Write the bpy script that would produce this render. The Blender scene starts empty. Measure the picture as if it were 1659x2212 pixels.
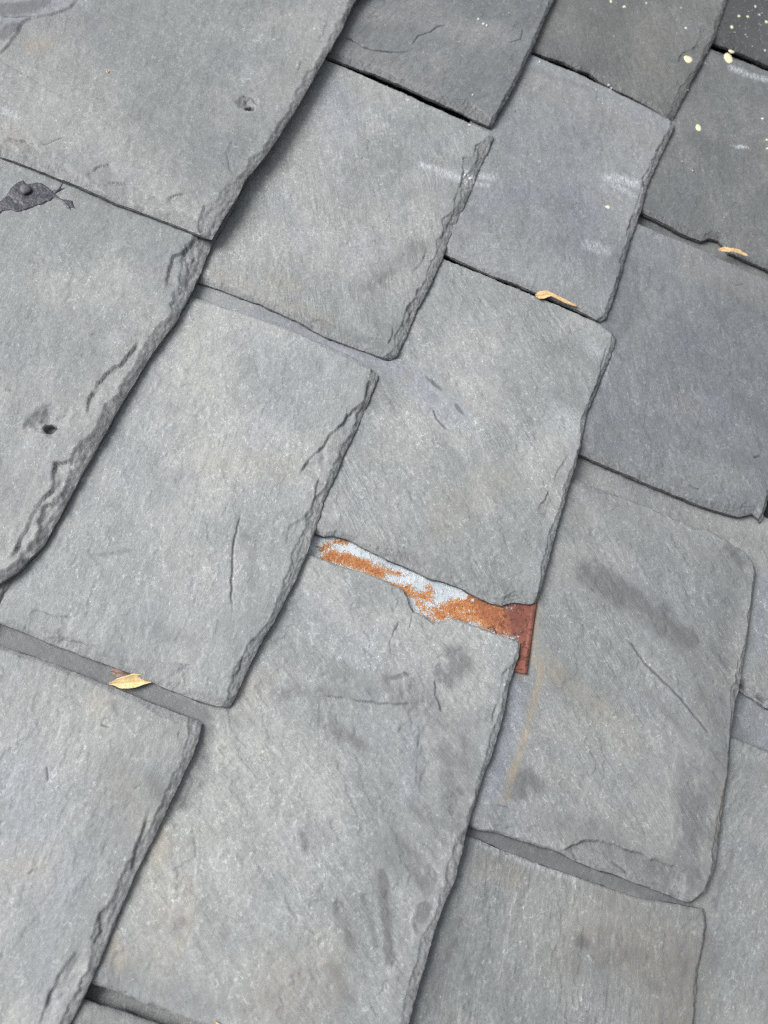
import bpy, math, random
import numpy as np
from mathutils import Matrix, Vector

# ------------------------------------------------------------------ camera, sky, sun
SC = bpy.context.scene
COL = SC.collection
PITCH = math.radians(30)                      # roof pitch
E = 0.175                                     # exposure of one slate course (m)
T = 0.006                                     # nominal slate thickness (m)
KT = T / E                                    # lean of each slate against the roof deck
# orientation of the camera against the roof (rows: camera x, y, z in roof axes s, t, n)
RC = np.array([[-0.35056294, 0.92125857, 0.16848821],
               [-0.84841192, -0.38858169, 0.35944609],
               [0.39661422, -0.01693893, 0.91782909]])
FPX, CX, CY = 1642.0, 829.5, 1106.0           # the photograph measured on a 1659 x 2212 grid
SCALE = E / 0.32755426
T0 = -0.39589761 * SCALE                      # downslope position of the first course's tails
HREF = 2.4 * T
CAMH = SCALE + HREF

s_w = Vector((0, -1, 0))
t_w = Vector((math.cos(PITCH), 0, -math.sin(PITCH)))
n_w = Vector((math.sin(PITCH), 0, math.cos(PITCH)))
ROOF = Matrix(((s_w.x, t_w.x, n_w.x, 0), (s_w.y, t_w.y, n_w.y, 0), (s_w.z, t_w.z, n_w.z, 5.0), (0, 0, 0, 1)))

cam_d = bpy.data.cameras.new("camera")
cam = bpy.data.objects.new("camera", cam_d)
COL.objects.link(cam)
cr = Matrix(((RC[0][0], RC[1][0], RC[2][0], 0), (RC[0][1], RC[1][1], RC[2][1], 0), (RC[0][2], RC[1][2], RC[2][2], 0), (0, 0, 0, 1)))
cr = cr.to_3x3().to_quaternion().to_matrix().to_4x4()
cam.matrix_world = ROOF @ Matrix.Translation((0, 0, CAMH)) @ cr
cam_d.sensor_fit = 'VERTICAL'
cam_d.sensor_height = 36.0
cam_d.lens = FPX / 2212.0 * 36.0
cam_d.clip_start = 0.01
cam_d.clip_end = 200
cam_d.dof.use_dof = True
cam_d.dof.focus_distance = 0.585
cam_d.dof.aperture_fstop = 6.0
SC.camera = cam

to_sun = (t_w * -0.72 + s_w * 0.08 + n_w * 0.68).normalized()
sun_d = bpy.data.lights.new("sun", 'SUN')
sun_d.energy = 1.5
sun_d.angle = math.radians(38)
sun_d.color = (1.0, 0.99, 0.98)
sun = bpy.data.objects.new("sun", sun_d)
COL.objects.link(sun)
sun.rotation_euler = to_sun.to_track_quat('Z', 'Y').to_euler()
sun.location = (0, 0, 12)

w = bpy.data.worlds.new("World")
SC.world = w
w.use_nodes = True
nt = w.node_tree
bg = nt.nodes['Background']
sky = nt.nodes.new('ShaderNodeTexSky')
sky.sky_type = 'NISHITA'
sky.sun_disc = False
sky.sun_elevation = math.asin(to_sun.z)
sky.sun_rotation = math.atan2(to_sun.x, to_sun.y)
sky.dust_density = 6.0
hs = nt.nodes.new('ShaderNodeHueSaturation')
hs.inputs['Saturation'].default_value = 0.30      # overcast: nearly white sky
nt.links.new(sky.outputs[0], hs.inputs['Color'])
nt.links.new(hs.outputs[0], bg.inputs[0])
bg.inputs[1].default_value = 0.075
SC.view_settings.view_transform = 'Standard'
SC.view_settings.look = 'None'
SC.view_settings.gamma = 1
SC.view_settings.exposure = 1.36
SC.cycles.use_denoising = False
SC.cycles.filter_width = 1.2
SC.cycles.max_bounces = 4

# ------------------------------------------------------------------ noise and geometry helpers
class Noise:
    def __init__(self, seed):
        self.g = np.random.RandomState(seed).rand(256, 256)
    def at(self, x, y):
        xi = np.floor(x).astype(int); yi = np.floor(y).astype(int)
        fx = x - xi; fy = y - yi
        fx = fx * fx * fx * (fx * (fx * 6 - 15) + 10); fy = fy * fy * fy * (fy * (fy * 6 - 15) + 10)
        a = self.g[xi % 256, yi % 256]; b = self.g[(xi + 1) % 256, yi % 256]
        c = self.g[xi % 256, (yi + 1) % 256]; d = self.g[(xi + 1) % 256, (yi + 1) % 256]
        return (a * (1 - fx) + b * fx) * (1 - fy) + (c * (1 - fx) + d * fx) * fy
    def fbm(self, x, y, wl, oct=4, gain=.5):      # -1..1, wl = wavelength in metres
        r = 0; a = 1.0; tot = 0
        for i in range(oct):
            f = 2.03 ** i / wl
            r = r + a * (self.at(x * f + 17.3 * i + 40, y * f + 9.1 * i + 40) * 2 - 1)
            tot += a; a *= gain
        return r / tot

def sstep(a, b, x):
    u = np.clip((x - a) / (b - a), 0, 1)
    return u * u * (3 - 2 * u)

def plane_of(c, dz=0.0, down=0):
    tc = T0 + (c - 1) * E
    return (tc, 3 * T + dz - down)                # h = h0 + (t - tc) * KT

def px_roof(p, pl):                               # pixel -> point on a slate's plane (s, t, h)
    d = np.array([(p[0] - CX) / FPX, -(p[1] - CY) / FPX, -1.0])
    r = RC.T @ d
    tc, h0 = pl
    lam = (h0 - tc * KT - CAMH) / (r[2] - KT * r[1])
    return lam * r[0], lam * r[1], CAMH + lam * r[2]

def px_line(pts, pl):
    return np.array([px_roof(p, pl)[:2] for p in pts])

def resample(P, fr):
    seg = np.hypot(*(P[1:] - P[:-1]).T)
    cum = np.concatenate([[0], np.cumsum(seg)])
    x = fr * cum[-1]
    return np.stack([np.interp(x, cum, P[:, 0]), np.interp(x, cum, P[:, 1])], 1)

def length(P):
    return np.hypot(*(P[1:] - P[:-1]).T).sum()

def jag(P, nz, amp, row, wl=0.012):
    n = len(P)
    seg = np.concatenate([[0], np.cumsum(np.hypot(*(P[1:] - P[:-1]).T))])
    tan = np.gradient(P, axis=0); tan /= np.maximum(np.hypot(*tan.T), 1e-9)[:, None]
    off = amp * (nz.fbm(seg, np.full(n, row), wl, 4, .6) + .6 * nz.fbm(seg, np.full(n, row + .3), .05, 2))
    edge = np.minimum(1, np.minimum(seg, seg[-1] - seg) / 0.006)
    return P + np.stack([-tan[:, 1], tan[:, 0]], 1) * (off * edge)[:, None]

def line_dist(X, Y, P):                           # distance, side and run along a polyline
    best = np.full(X.shape, 1e9); side = np.zeros(X.shape); run = np.zeros(X.shape)
    acc = 0.0; tot = length(P)
    for (ax, ay), (bx, by) in zip(P[:-1], P[1:]):
        dx, dy = bx - ax, by - ay
        l2 = dx * dx + dy * dy
        if l2 < 1e-14: continue
        u = np.clip(((X - ax) * dx + (Y - ay) * dy) / l2, 0, 1)
        d = np.hypot(X - ax - u * dx, Y - ay - u * dy)
        m = d < best
        best = np.where(m, d, best)
        side = np.where(m, np.sign(dx * (Y - ay) - dy * (X - ax)), side)
        run = np.where(m, (acc + u * math.sqrt(l2)) / tot, run)
        acc += math.sqrt(l2)
    return best, side, run

def rough(P, nz, amp, row):                       # a traced line with small natural kinks
    n = max(3, int(length(P) / 0.0008))
    return jag(resample(P, np.linspace(0, 1, n)), nz, amp, row, .006)

def mesh_from(name, V, F4, F3=None, mats=(), smooth=True, ngon=None, sharp=None):
    me = bpy.data.meshes.new(name)
    F4 = np.asarray(F4, dtype=np.int32).reshape(-1, 4)
    loops = [F4.ravel()]; totals = [np.full(len(F4), 4, np.int32)]
    if F3 is not None and len(F3):
        F3 = np.asarray(F3, dtype=np.int32).reshape(-1, 3)
        loops.append(F3.ravel()); totals.append(np.full(len(F3), 3, np.int32))
    if ngon is not None:
        loops.append(np.asarray(ngon, np.int32)); totals.append(np.array([len(ngon)], np.int32))
    lo = np.concatenate(loops); to = np.concatenate(totals)
    me.vertices.add(len(V)); me.vertices.foreach_set('co', np.asarray(V, np.float32).ravel())
    me.loops.add(len(lo)); me.loops.foreach_set('vertex_index', lo)
    me.polygons.add(len(to))
    me.polygons.foreach_set('loop_start', np.concatenate([[0], np.cumsum(to)[:-1]]).astype(np.int32))
    me.polygons.foreach_set('loop_total', to)
    me.polygons.foreach_set('use_smooth', np.full(len(to), smooth))
    for m in mats: me.materials.append(m)
    me.update(calc_edges=True)
    me.validate()
    return me

def link(name, me, parent=None, loc=(0, 0, 0)):
    o = bpy.data.objects.new(name, me)
    COL.objects.link(o)
    if parent is not None:
        o.parent = parent
        o.location = loc
    else:
        o.matrix_world = ROOF @ Matrix.Translation(loc)
    return o

def tag(o, label, cat, group=None):
    o['label'] = label; o['category'] = cat
    if group: o['group'] = group

def fattr(me, name, vals):
    a = me.attributes.new(name, 'FLOAT', 'POINT')
    a.data.foreach_set('value', np.asarray(vals, np.float32))

# ------------------------------------------------------------------ materials
class NT:
    def __init__(self, name):
        self.m = bpy.data.materials.new(name); self.m.use_nodes = True
        self.t = self.m.node_tree; self.b = self.t.nodes['Principled BSDF']
    def n(self, kind, **kw):
        x = self.t.nodes.new('ShaderNode' + kind)
        for k, v in kw.items():
            if k in x.inputs: self.set(x.inputs[k], v)
            else: setattr(x, k, v)
        return x
    def set(self, sock, v):
        if hasattr(v, 'is_output'): self.t.links.new(v, sock)
        elif hasattr(v, 'outputs'): self.t.links.new(v.outputs[0], sock)
        else: sock.default_value = v
    def math(self, op, a, b=0.0, c=0.0, clamp=False):
        x = self.t.nodes.new('ShaderNodeMath'); x.operation = op; x.use_clamp = clamp
        for i, v in enumerate((a, b, c)): self.set(x.inputs[i], v)
        return x.outputs[0]
    def noise(self, vec, scale, detail=4, rough=.55, dist=0.0):
        x = self.t.nodes.new('ShaderNodeTexNoise')
        self.set(x.inputs['Vector'], vec); x.inputs['Scale'].default_value = scale
        x.inputs['Detail'].default_value = detail; x.inputs['Roughness'].default_value = rough
        x.inputs['Distortion'].default_value = dist
        return x.outputs[0]
    def ramp(self, v, lo, hi, a=0.0, b=1.0):
        x = self.t.nodes.new('ShaderNodeMapRange'); x.interpolation_type = 'SMOOTHSTEP'
        for i, q in enumerate((v, lo, hi, a, b)): self.set(x.inputs[i], q)
        return x.outputs[0]
    def mix(self, f, a, b, mode='MIX'):
        x = self.t.nodes.new('ShaderNodeMix'); x.data_type = 'RGBA'; x.blend_type = mode
        self.set(x.inputs[0], f)
        for i, v in ((6, a), (7, b)):
            self.set(x.inputs[i], v if hasattr(v, 'is_output') else (*v, 1.0))
        return x.outputs[2]
    def attr(self, name):
        x = self.t.nodes.new('ShaderNodeAttribute'); x.attribute_name = name
        return x
    def scale(self, vec, s):
        x = self.t.nodes.new('ShaderNodeVectorMath'); x.operation = 'MULTIPLY'
        self.set(x.inputs[0], vec); x.inputs[1].default_value = s
        return x.outputs[0]
    def grey(self, v):
        x = self.t.nodes.new('ShaderNodeCombineColor')
        for i in range(3): self.set(x.inputs[i], v)
        return x.outputs[0]

def slate_material():
    q = NT('slate'); tx = q.attr('tex').outputs['Vector']
    A = {k: q.attr(k).outputs['Fac'] for k in ('tone', 'blue', 'raw', 'dark', 'tan', 'pale', 'grain')}
    def wide(v, amp):                              # the same, stretched to its full range
        return q.ramp(v, .32, .68, -amp, amp)
    def around(v, amp):                            # noise centred on zero
        return q.math('MULTIPLY_ADD', v, 2 * amp, -amp)
    big = q.noise(tx, 8, 3, .5, .6)
    mid = q.noise(q.scale(tx, (1.0, 1.7, 1.0)), 34, 6, .62, .8)
    mid2 = q.noise(q.scale(tx, (1, 1.5, 1)), 95, 5, .65, .5)
    fine = q.noise(q.scale(tx, (1.0, 1.4, 1.0)), 430, 3, .7)
    cleft = q.noise(q.scale(tx, (1.0, 8.0, 1.0)), 42, 5, .62, .5)
    cleft2 = q.noise(q.scale(tx, (1.0, 5.0, 1.0)), 150, 3, .6, .3)
    col = q.mix(q.ramp(big, .36, .64), (.190, .203, .204), (.215, .222, .216))
    hue = q.noise(tx, 13, 4, .55)
    col = q.mix(q.ramp(hue, .5, .75, 0, .6), col, (.193, .204, .216))
    bm = q.math('MULTIPLY', A['blue'], q.ramp(mid2, .2, .6, .55, 1.0), clamp=True)
    col = q.mix(bm, col, (.187, .202, .224))
    f = q.ramp(big, .34, .66, .90, 1.09)
    f = q.math('MULTIPLY', f, q.ramp(mid, .3, .7, .92, 1.08))
    f = q.math('MULTIPLY', f, q.ramp(mid2, .28, .72, .93, 1.07))
    f = q.math('MULTIPLY', f, q.ramp(fine, .3, .7, .87, 1.13))
    g = q.math('MULTIPLY', A['grain'], q.ramp(q.noise(tx, 19, 3, .55), .42, .64, .08, .95))
    f = q.math('MULTIPLY', f, q.math('ADD', 1.0, q.math('MULTIPLY', around(cleft, .75), g)))
    f = q.math('MULTIPLY', f, q.math('ADD', 1.0, q.math('MULTIPLY', around(cleft2, .2), g)))
    # pale fibrous curls on the weathered skin, dark pits between them
    wn = q.noise(q.scale(tx, (1.0, 1.35, 1.0)), 150, 2.5, .55, 1.4)
    ridge = q.math('SUBTRACT', 1.0, q.math('ABSOLUTE', q.math('MULTIPLY_ADD', wn, 2, -1)))
    wm = q.math('MULTIPLY', q.ramp(ridge, .90, .985), q.math('MULTIPLY', q.ramp(q.noise(tx, 215, 3, .6), .5, .62), q.ramp(q.noise(tx, 24, 3, .6), .38, .62, .25, 1)))
    wn2 = q.noise(tx, 330, 2, .5, 1.2)
    ridge2 = q.math('SUBTRACT', 1.0, q.math('ABSOLUTE', q.math('MULTIPLY_ADD', wn2, 2, -1)))
    wm2 = q.math('MULTIPLY', q.ramp(ridge2, .88, .98), q.ramp(q.noise(tx, 260, 3, .6), .52, .64))
    f = q.math('MULTIPLY', f, q.math('MULTIPLY_ADD', wm, .62, 1.0))
    f = q.math('MULTIPLY', f, q.math('MULTIPLY_ADD', wm2, .34, 1.0))
    pits = q.ramp(q.noise(tx, 300, 2, .6, .6), .64, .72)
    f = q.math('MULTIPLY', f, q.math('MULTIPLY_ADD', pits, -.16, 1.0))
    f = q.math('MULTIPLY', f, A['tone'])
    col = q.mix(1.0, col, q.grey(f), 'MULTIPLY')
    # split raw stone along edges
    rawm = q.math('MULTIPLY', q.ramp(q.math('ADD', A['raw'], around(mid2, .4)), .2, .7), .5)
    raw = q.mix(q.ramp(q.math('ADD', fine, around(cleft2, .6)), .3, .7), (.105, .110, .115), (.195, .199, .2))
    col = q.mix(rawm, col, q.mix(1.0, raw, q.grey(q.math('MINIMUM', A['tone'], 1)), 'MULTIPLY'))
    # ragged damp / dirt stains, plus shade painted into cracks, holes and tail contact
    dk = q.math('ADD', q.math('MULTIPLY', A['dark'], 1.5), q.math('ADD', wide(mid, .30), q.math('ADD', wide(fine, .16), wide(mid2, .22))))
    dk = q.math('ADD', dk, around(cleft, .35))
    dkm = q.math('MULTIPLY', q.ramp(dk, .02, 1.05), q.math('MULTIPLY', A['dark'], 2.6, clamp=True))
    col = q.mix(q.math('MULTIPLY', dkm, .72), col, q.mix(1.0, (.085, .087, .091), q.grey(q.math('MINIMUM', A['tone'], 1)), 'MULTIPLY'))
    spots = q.ramp(q.noise(tx, 42, 3, .5, .3), .68, .76)
    col = q.mix(q.math('MULTIPLY', spots, .25), col, (.09, .092, .098))
    tnm = q.math('MULTIPLY', A['tan'], q.ramp(q.math('ADD', mid2, around(fine, .35)), .25, .7, .25, 1.0), clamp=True)
    col = q.mix(q.math('MULTIPLY', tnm, .62), col, q.mix(1.0, (.265, .220, .155), q.grey(q.math('MINIMUM', A['tone'], 1)), 'MULTIPLY'))
    warm = q.ramp(q.noise(tx, 21, 4, .6, .5), .58, .76)
    col = q.mix(q.math('MULTIPLY', warm, .14), col, (.19, .172, .135))
    speck = q.ramp(q.noise(tx, 420, 1, .5), .775, .83)
    col = q.mix(q.math('MULTIPLY', speck, .5), col, (.42, .43, .42))
    # chalky scrapes
    pn = q.ramp(q.math('ADD', q.noise(q.scale(tx, (1, 4, 1)), 190, 4, .7), around(fine, .35)), .3, .75)
    pm = q.math('MULTIPLY', q.math('POWER', A['pale'], .85), pn, clamp=True)
    col = q.mix(q.math('MULTIPLY', pm, .95), col, (.42, .445, .47))
    q.set(q.b.inputs['Base Color'], col)
    q.set(q.b.inputs['Roughness'], q.ramp(mid2, .3, .7, .50, .68))
    q.b.inputs['Specular IOR Level'].default_value = .38
    h = q.math('ADD', q.math('MULTIPLY', fine, .7), q.math('ADD', q.math('MULTIPLY', mid2, .9), q.math('MULTIPLY', wm, .4)))
    h = q.math('ADD', h, q.math('MULTIPLY', q.noise(tx, 260, 4, .65, .8), .7))
    h = q.math('ADD', h, q.math('MULTIPLY', q.math('MULTIPLY', cleft, g), 7.0))
    h = q.math('ADD', h, q.math('MULTIPLY', q.math('MULTIPLY', q.noise(q.scale(tx, (1, 2.2, 1)), 330, 4, .7), A['raw']), 1.6))
    bp = q.n('Bump', Strength=.4, Distance=.0008)
    q.set(bp.inputs['Height'], h)
    q.set(q.b.inputs['Normal'], bp)
    return q.m

def metal_material():
    q = NT('rusted_zinc')
    ob = q.n('TexCoord').outputs['Object']
    rust = q.attr('rust').outputs['Fac']; deep = q.attr('deep').outputs['Fac']
    z1 = q.noise(ob, 60, 4, .6, .5)
    col = q.mix(q.ramp(z1, .35, .65), (.33, .37, .395), (.44, .48, .50))
    col = q.mix(q.math('MULTIPLY', q.ramp(q.noise(ob, 160, 3, .6), .55, .7), .5), col, (.23, .27, .31))
    col = q.mix(q.math('MULTIPLY', q.ramp(q.noise(ob, 420, 4, .7), .6, .75), .5), col, (.33, .29, .2))
    n1 = q.noise(ob, 150, 5, .7, .8); n2 = q.noise(ob, 620, 4, .8, .4); n3 = q.noise(ob, 1500, 2, .7)
    e = q.math('ADD', rust, q.math('ADD', q.ramp(n1, .3, .7, -.28, .28), q.math('ADD', q.ramp(n2, .33, .67, -.42, .42), q.ramp(n3, .3, .7, -.15, .15))))
    m = q.ramp(e, .44, .62)
    orange = q.mix(q.ramp(n3, .35, .65), (.30, .105, .022), (.43, .20, .055))
    red = q.mix(q.ramp(q.noise(ob, 430, 4, .75), .35, .65), (.165, .058, .026), (.25, .085, .036))
    core = q.ramp(e, .8, 1.25)
    rc = q.mix(core, orange, red)
    dn = q.math('ADD', deep, q.math('MULTIPLY_ADD', n1, .9, -.45))
    rc = q.mix(q.ramp(dn, .4, .95), rc, q.mix(q.ramp(q.noise(ob, 120, 4, .6), .4, .6), (.115, .036, .023), (.165, .056, .036)))
    blister = q.ramp(q.noise(ob, 230, 3, .6, .6), .55, .64)
    rc = q.mix(q.math('MULTIPLY', q.math('MULTIPLY', blister, .75), q.ramp(deep, .1, .6)), rc, (.055, .016, .011))
    col = q.mix(m, col, rc)
    q.set(q.b.inputs['Base Color'], col)
    q.set(q.b.inputs['Metallic'], q.ramp(m, 0, 1, .25, 0))
    q.set(q.b.inputs['Roughness'], q.ramp(m, 0, 1, .48, .75))
    bp = q.n('Bump', Strength=.6, Distance=.0006)
    q.set(bp.inputs['Height'], q.math('ADD', q.math('MULTIPLY', m, .7), q.math('ADD', q.math('MULTIPLY', n2, .6), q.math('MULTIPLY', blister, .7))))
    q.set(q.b.inputs['Normal'], bp)
    return q.m

def leaf_material(name, c1, c2, c3):
    q = NT(name); ob = q.n('TexCoord').outputs['Object']; v = q.attr('vein').outputs['Fac']
    col = q.mix(q.ramp(q.noise(ob, 130, 4, .6), .35, .65), c1, c2)
    col = q.mix(q.math('MULTIPLY', q.ramp(q.noise(ob, 330, 3, .7), .55, .72), .7), col, c3)
    col = q.mix(q.math('MULTIPLY', v, .65), col, c3)
    q.set(q.b.inputs['Base Color'], col); q.b.inputs['Roughness'].default_value = .5
    q.b.inputs['Specular IOR Level'].default_value = .3
    bp = q.n('Bump', Strength=.4, Distance=.0005); q.set(bp.inputs['Height'], q.math('SUBTRACT', q.noise(ob, 500, 3, .6), v))
    q.set(q.b.inputs['Normal'], bp)
    return q.m

def plain_material(name, c1, c2, rgh=.6, sc=300, bump=.4, spec=.35):
    q = NT(name); ob = q.n('TexCoord').outputs['Object']
    n = q.noise(ob, sc, 5, .65, .4)
    q.set(q.b.inputs['Base Color'], q.mix(q.ramp(n, .35, .65), c1, c2))
    q.b.inputs['Roughness'].default_value = rgh; q.b.inputs['Specular IOR Level'].default_value = spec
    bp = q.n('Bump', Strength=bump, Distance=.0008); q.set(bp.inputs['Height'], n)
    q.set(q.b.inputs['Normal'], bp)
    return q.m

M_SLATE = slate_material()
M_METAL = metal_material()
M_TAR = plain_material('tar', (.030, .030, .038), (.062, .062, .074), .38, 260, .9)
M_NAIL = plain_material('nail_iron', (.05, .05, .06), (.085, .083, .09), .5, 500, .4)
M_CREAM = plain_material('cream_paint', (.52, .49, .32), (.58, .55, .39), .5, 200, .15)
M_WHITE = plain_material('white_paint', (.46, .47, .46), (.55, .56, .55), .5, 300, .15)
M_DECK = plain_material('roof_boards', (.030, .026, .022), (.06, .052, .044), .85, 40, .5)
M_YELLOW = leaf_material('yellow_leaf', (.58, .45, .22), (.64, .53, .31), (.44, .27, .10))
M_TAN = leaf_material('tan_leaf', (.50, .34, .16), (.58, .43, .25), (.36, .20, .08))
M_BROWN = leaf_material('brown_leaf', (.16, .105, .085), (.23, .16, .13), (.11, .07, .055))

# ------------------------------------------------------------------ the slate builder
SL = {}
def slate(key, c, label, up, tail, low, dz=0.0, thick=T, seed=1, streak=0., tone=1.0, spall=None, ledges=(), cracks=(),
          marks=(), holes=(), head=2.15, tailjag=.0009, sidejag=.0006, step=.00078, blue=0.0, und=1.0, vis=1.08, grain=.22):
    nz = Noise(seed * 7 + 3)
    pl = plane_of(c, dz); tc = pl[0]; th = tc - head * E
    Pt = px_line(tail, pl); Pu = px_line(up, pl); Pl = px_line(low, pl)
    def extend(P):
        if P[0, 1] > th + .004:
            d = P[-1] - P[0]
            k = d[0] / max(d[1], .02); k = max(-.12, min(.12, k))
            P = np.vstack([[P[0, 0] - k * (P[0, 1] - th), th], P])
        return P
    Pu = np.vstack([extend(Pu), Pt[:1]]) if np.hypot(*(Pu[-1] - Pt[0])) > 1e-4 else extend(Pu)
    Pl = np.vstack([extend(Pl), Pt[-1:]]) if np.hypot(*(Pl[-1] - Pt[-1])) > 1e-4 else extend(Pl)
    Lv = .5 * (length(Pu) + length(Pl)); Lu = length(Pt)
    vis = min(E * vis, Lv)
    dd = np.concatenate([np.arange(0, vis, step), np.arange(vis, Lv, .009), [Lv]])
    v = 1 - dd[::-1] / Lv; v[0] = 0; nv = len(v)
    nu = int(Lu / step) + 1
    u = np.linspace(0, 1, nu)
    Bt = jag(resample(Pt, u), nz, tailjag, 1.0)
    Bh = resample(np.vstack([Pu[:1], Pl[:1]]), u)
    Bu = jag(resample(Pu, v), nz, sidejag, 2.0); Bl = jag(resample(Pl, v), nz, sidejag, 3.0)
    U, V = np.meshgrid(u, v)
    G = ((1 - V)[..., None] * Bh[None] + V[..., None] * Bt[None] + (1 - U)[..., None] * Bu[:, None] + U[..., None] * Bl[:, None]
         - ((1 - U) * (1 - V))[..., None] * Bh[0] - (U * (1 - V))[..., None] * Bh[-1] - ((1 - U) * V)[..., None] * Bt[0] - (U * V)[..., None] * Bt[-1])
    X, Y = G[..., 0], G[..., 1]
    wloc = np.hypot(*(Bl - Bu).T)[:, None]
    dT = (1 - V) * Lv
    dU = U * wloc; dL = (1 - U) * wloc
    # surface relief: broad waves, cleavage ripple, fine roughness
    ca, sa = math.cos(math.radians(streak)), math.sin(math.radians(streak))
    A_, B_ = X * ca + Y * sa, -X * sa + Y * ca
    Z = und * (.0009 * nz.fbm(X, Y, .11, 2) + .00045 * nz.fbm(A_ * .45, B_ * 1.3, .024, 4, .55) + .00016 * nz.fbm(X, Y, .005, 3, .6))
    # shallow flakes: lifted skin with ragged borders
    fl = nz.fbm(A_ * .8, B_ * 1.2, .05, 5, .6)
    Z += und * .00028 * sstep(.10, .125, fl) + und * .00022 * sstep(-.22, -.195, fl)
    raw = np.zeros(X.shape); dark = np.zeros(X.shape); pale = np.zeros(X.shape); tan = np.zeros(X.shape)
    blu = np.full(X.shape, float(blue))
    sp = dict(tail=(.004, .010, .8), low=(.002, .005, .6), up=(.0012, .003, .4))
    if spall: sp.update(spall)
    for i, (nm, d, al) in enumerate((('tail', dT, U * Lu), ('low', dL, V * Lv), ('up', dU, V * Lv))):
        w0, wa, dep = sp[nm]; w0 *= .8; wa *= .8
        dep = dep * thick * .72
        pocket = np.clip(nz.fbm(al, al * 0 + 31 + i * 7, .055, 3, .55) + .25, 0, 1) ** 1.4
        W = w0 + wa * pocket * 1.6 + .0022 * nz.fbm(X, Y, .010, 4, .6) * (wa / .01 + .2)
        W = np.maximum(W, .0004)
        x = np.clip(d / W, 0, 1)
        inside = sstep(1.0, .96, d / W)
        k = 3.0
        xq = x + .30 * nz.fbm(X, Y, .009, 5, .68)
        ter = np.clip(1 - (np.floor(xq * k) + sstep(.0, .16, xq * k - np.floor(xq * k))) / k, 0, 1)
        prof = (.68 * ter + .32 * (1 - x) ** 1.3)
        Z -= dep * inside * (.22 + .78 * prof) * (.65 + .35 * pocket)
        Z -= inside * (.0005 * np.abs(nz.fbm(A_ * .7, B_ * 1.5, .006, 4, .65)) + .0009 * np.abs(nz.fbm(al * .22 + .3 * X, d + .4 * Y, .0038, 3, .7)))
        raw = np.maximum(raw, inside * (.35 + .5 * (1 - x)))
        Z -= .0003 * np.exp(-d / .0007)
    for li, L in enumerate(ledges):               # (points, depth, reach): one side of the line lies lower
        pts, dep, reach = L[:3]
        P = rough(px_line(pts, pl), nz, .0015, 50 + li)
        d, side, run = line_dist(X, Y, P)
        fade = sstep(0, .12, run) * sstep(1, .88, run)
        brk = sstep(-.45, .35, nz.fbm(X + 5, Y, .009, 2))
        body = np.where(side > 0, sstep(-.0002, .0006, d), 0) * np.exp(-d / reach)
        Z -= .7 * dep * body * fade * (.45 + .55 * brk) if reach < .05 else 1.1 * dep * body * fade
        Z -= .0006 * fade * brk * np.exp(-(d / .0005) ** 2)
        dark = np.maximum(dark, .9 * fade * brk * np.exp(-(d / .00042) ** 2) * min(1, dep / .0016))  # crevice shade painted as a dark line along the ledge
        raw = np.maximum(raw, body * fade * (L[3] if len(L) > 3 else .55))
    for ci, L in enumerate(cracks):               # (points, depth, width)
        pts, dep, wid = L[:3]
        P = rough(px_line(pts, pl), nz, .0009, 80 + ci)
        d, side, run = line_dist(X, Y, P)
        fade = sstep(0, .15, run) * sstep(1, .75, run)
        if wid > .00075: fade = fade * sstep(-.35, .3, nz.fbm(X, Y, .012, 2))
        Z -= dep * fade * np.exp(-(d / wid) ** 2)
        Z -= .35 * dep * fade * np.where(side > 0, np.exp(-d / .006), 0)
        dark = np.maximum(dark, 1.3 * fade * np.exp(-(d / (wid * 1.1)) ** 2))  # shade inside the crack, painted into its colour
    for (p, rc_, dc, rh, hp) in holes:            # old nail holes: a blown-out crater and the hole itself
        k = SCALE / FPX
        cx, cy = px_roof(p, pl)[:2]
        ang = np.arctan2(Y - cy, X - cx)
        rr = np.hypot(X - cx, Y - cy) * (1 + .22 * nz.fbm(np.cos(ang), np.sin(ang), .8, 2) + .25 * nz.fbm(X, Y, .006, 2))
        x = rr / (rc_ * k)
        Z -= dc * np.clip(1 - x, 0, 1) ** .8 * (.7 + .3 * sstep(-.1, .1, nz.fbm(X, Y, .004, 2)))
        raw = np.maximum(raw, .5 * sstep(1, .8, x))
        hx, hy = px_roof(hp, pl)[:2]
        hr = np.hypot(X - hx, Y - hy) * (1 + .3 * nz.fbm(X, Y, .004, 2))
        Z -= thick * 1.5 * sstep(rh * k * 1.05, rh * k * .7, hr)
        dark = np.maximum(dark, 1.6 * sstep(rh * k * 1.1, rh * k * .8, hr))  # hole's inner shade painted dark, on top of the modelled depth
    fld = dict(raw=raw, dark=dark, tan=tan, pale=pale, blue=blu)
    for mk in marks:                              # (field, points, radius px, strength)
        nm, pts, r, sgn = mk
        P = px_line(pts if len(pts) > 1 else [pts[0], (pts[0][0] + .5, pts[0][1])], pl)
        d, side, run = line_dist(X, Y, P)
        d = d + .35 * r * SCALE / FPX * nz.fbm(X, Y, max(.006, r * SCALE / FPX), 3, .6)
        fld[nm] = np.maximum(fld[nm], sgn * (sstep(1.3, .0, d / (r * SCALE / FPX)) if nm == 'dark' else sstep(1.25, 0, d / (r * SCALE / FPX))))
    Z = Z + (pl[1] + (Y - tc) * KT)
    # origin at the middle of the tail, on the underside
    o = np.array([Bt[nu // 2, 0], Bt[nu // 2, 1], pl[1] - thick])
    top = np.stack([X - o[0], Y - o[1], Z - o[2]], -1).reshape(-1, 3)
    idx = np.arange(nv * nu).reshape(nv, nu)
    a, b, c_, d_ = idx[:-1, :-1], idx[:-1, 1:], idx[1:, 1:], idx[1:, :-1]
    faces = [np.stack([a, b, c_, d_], -1).reshape(-1, 4)]
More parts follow.
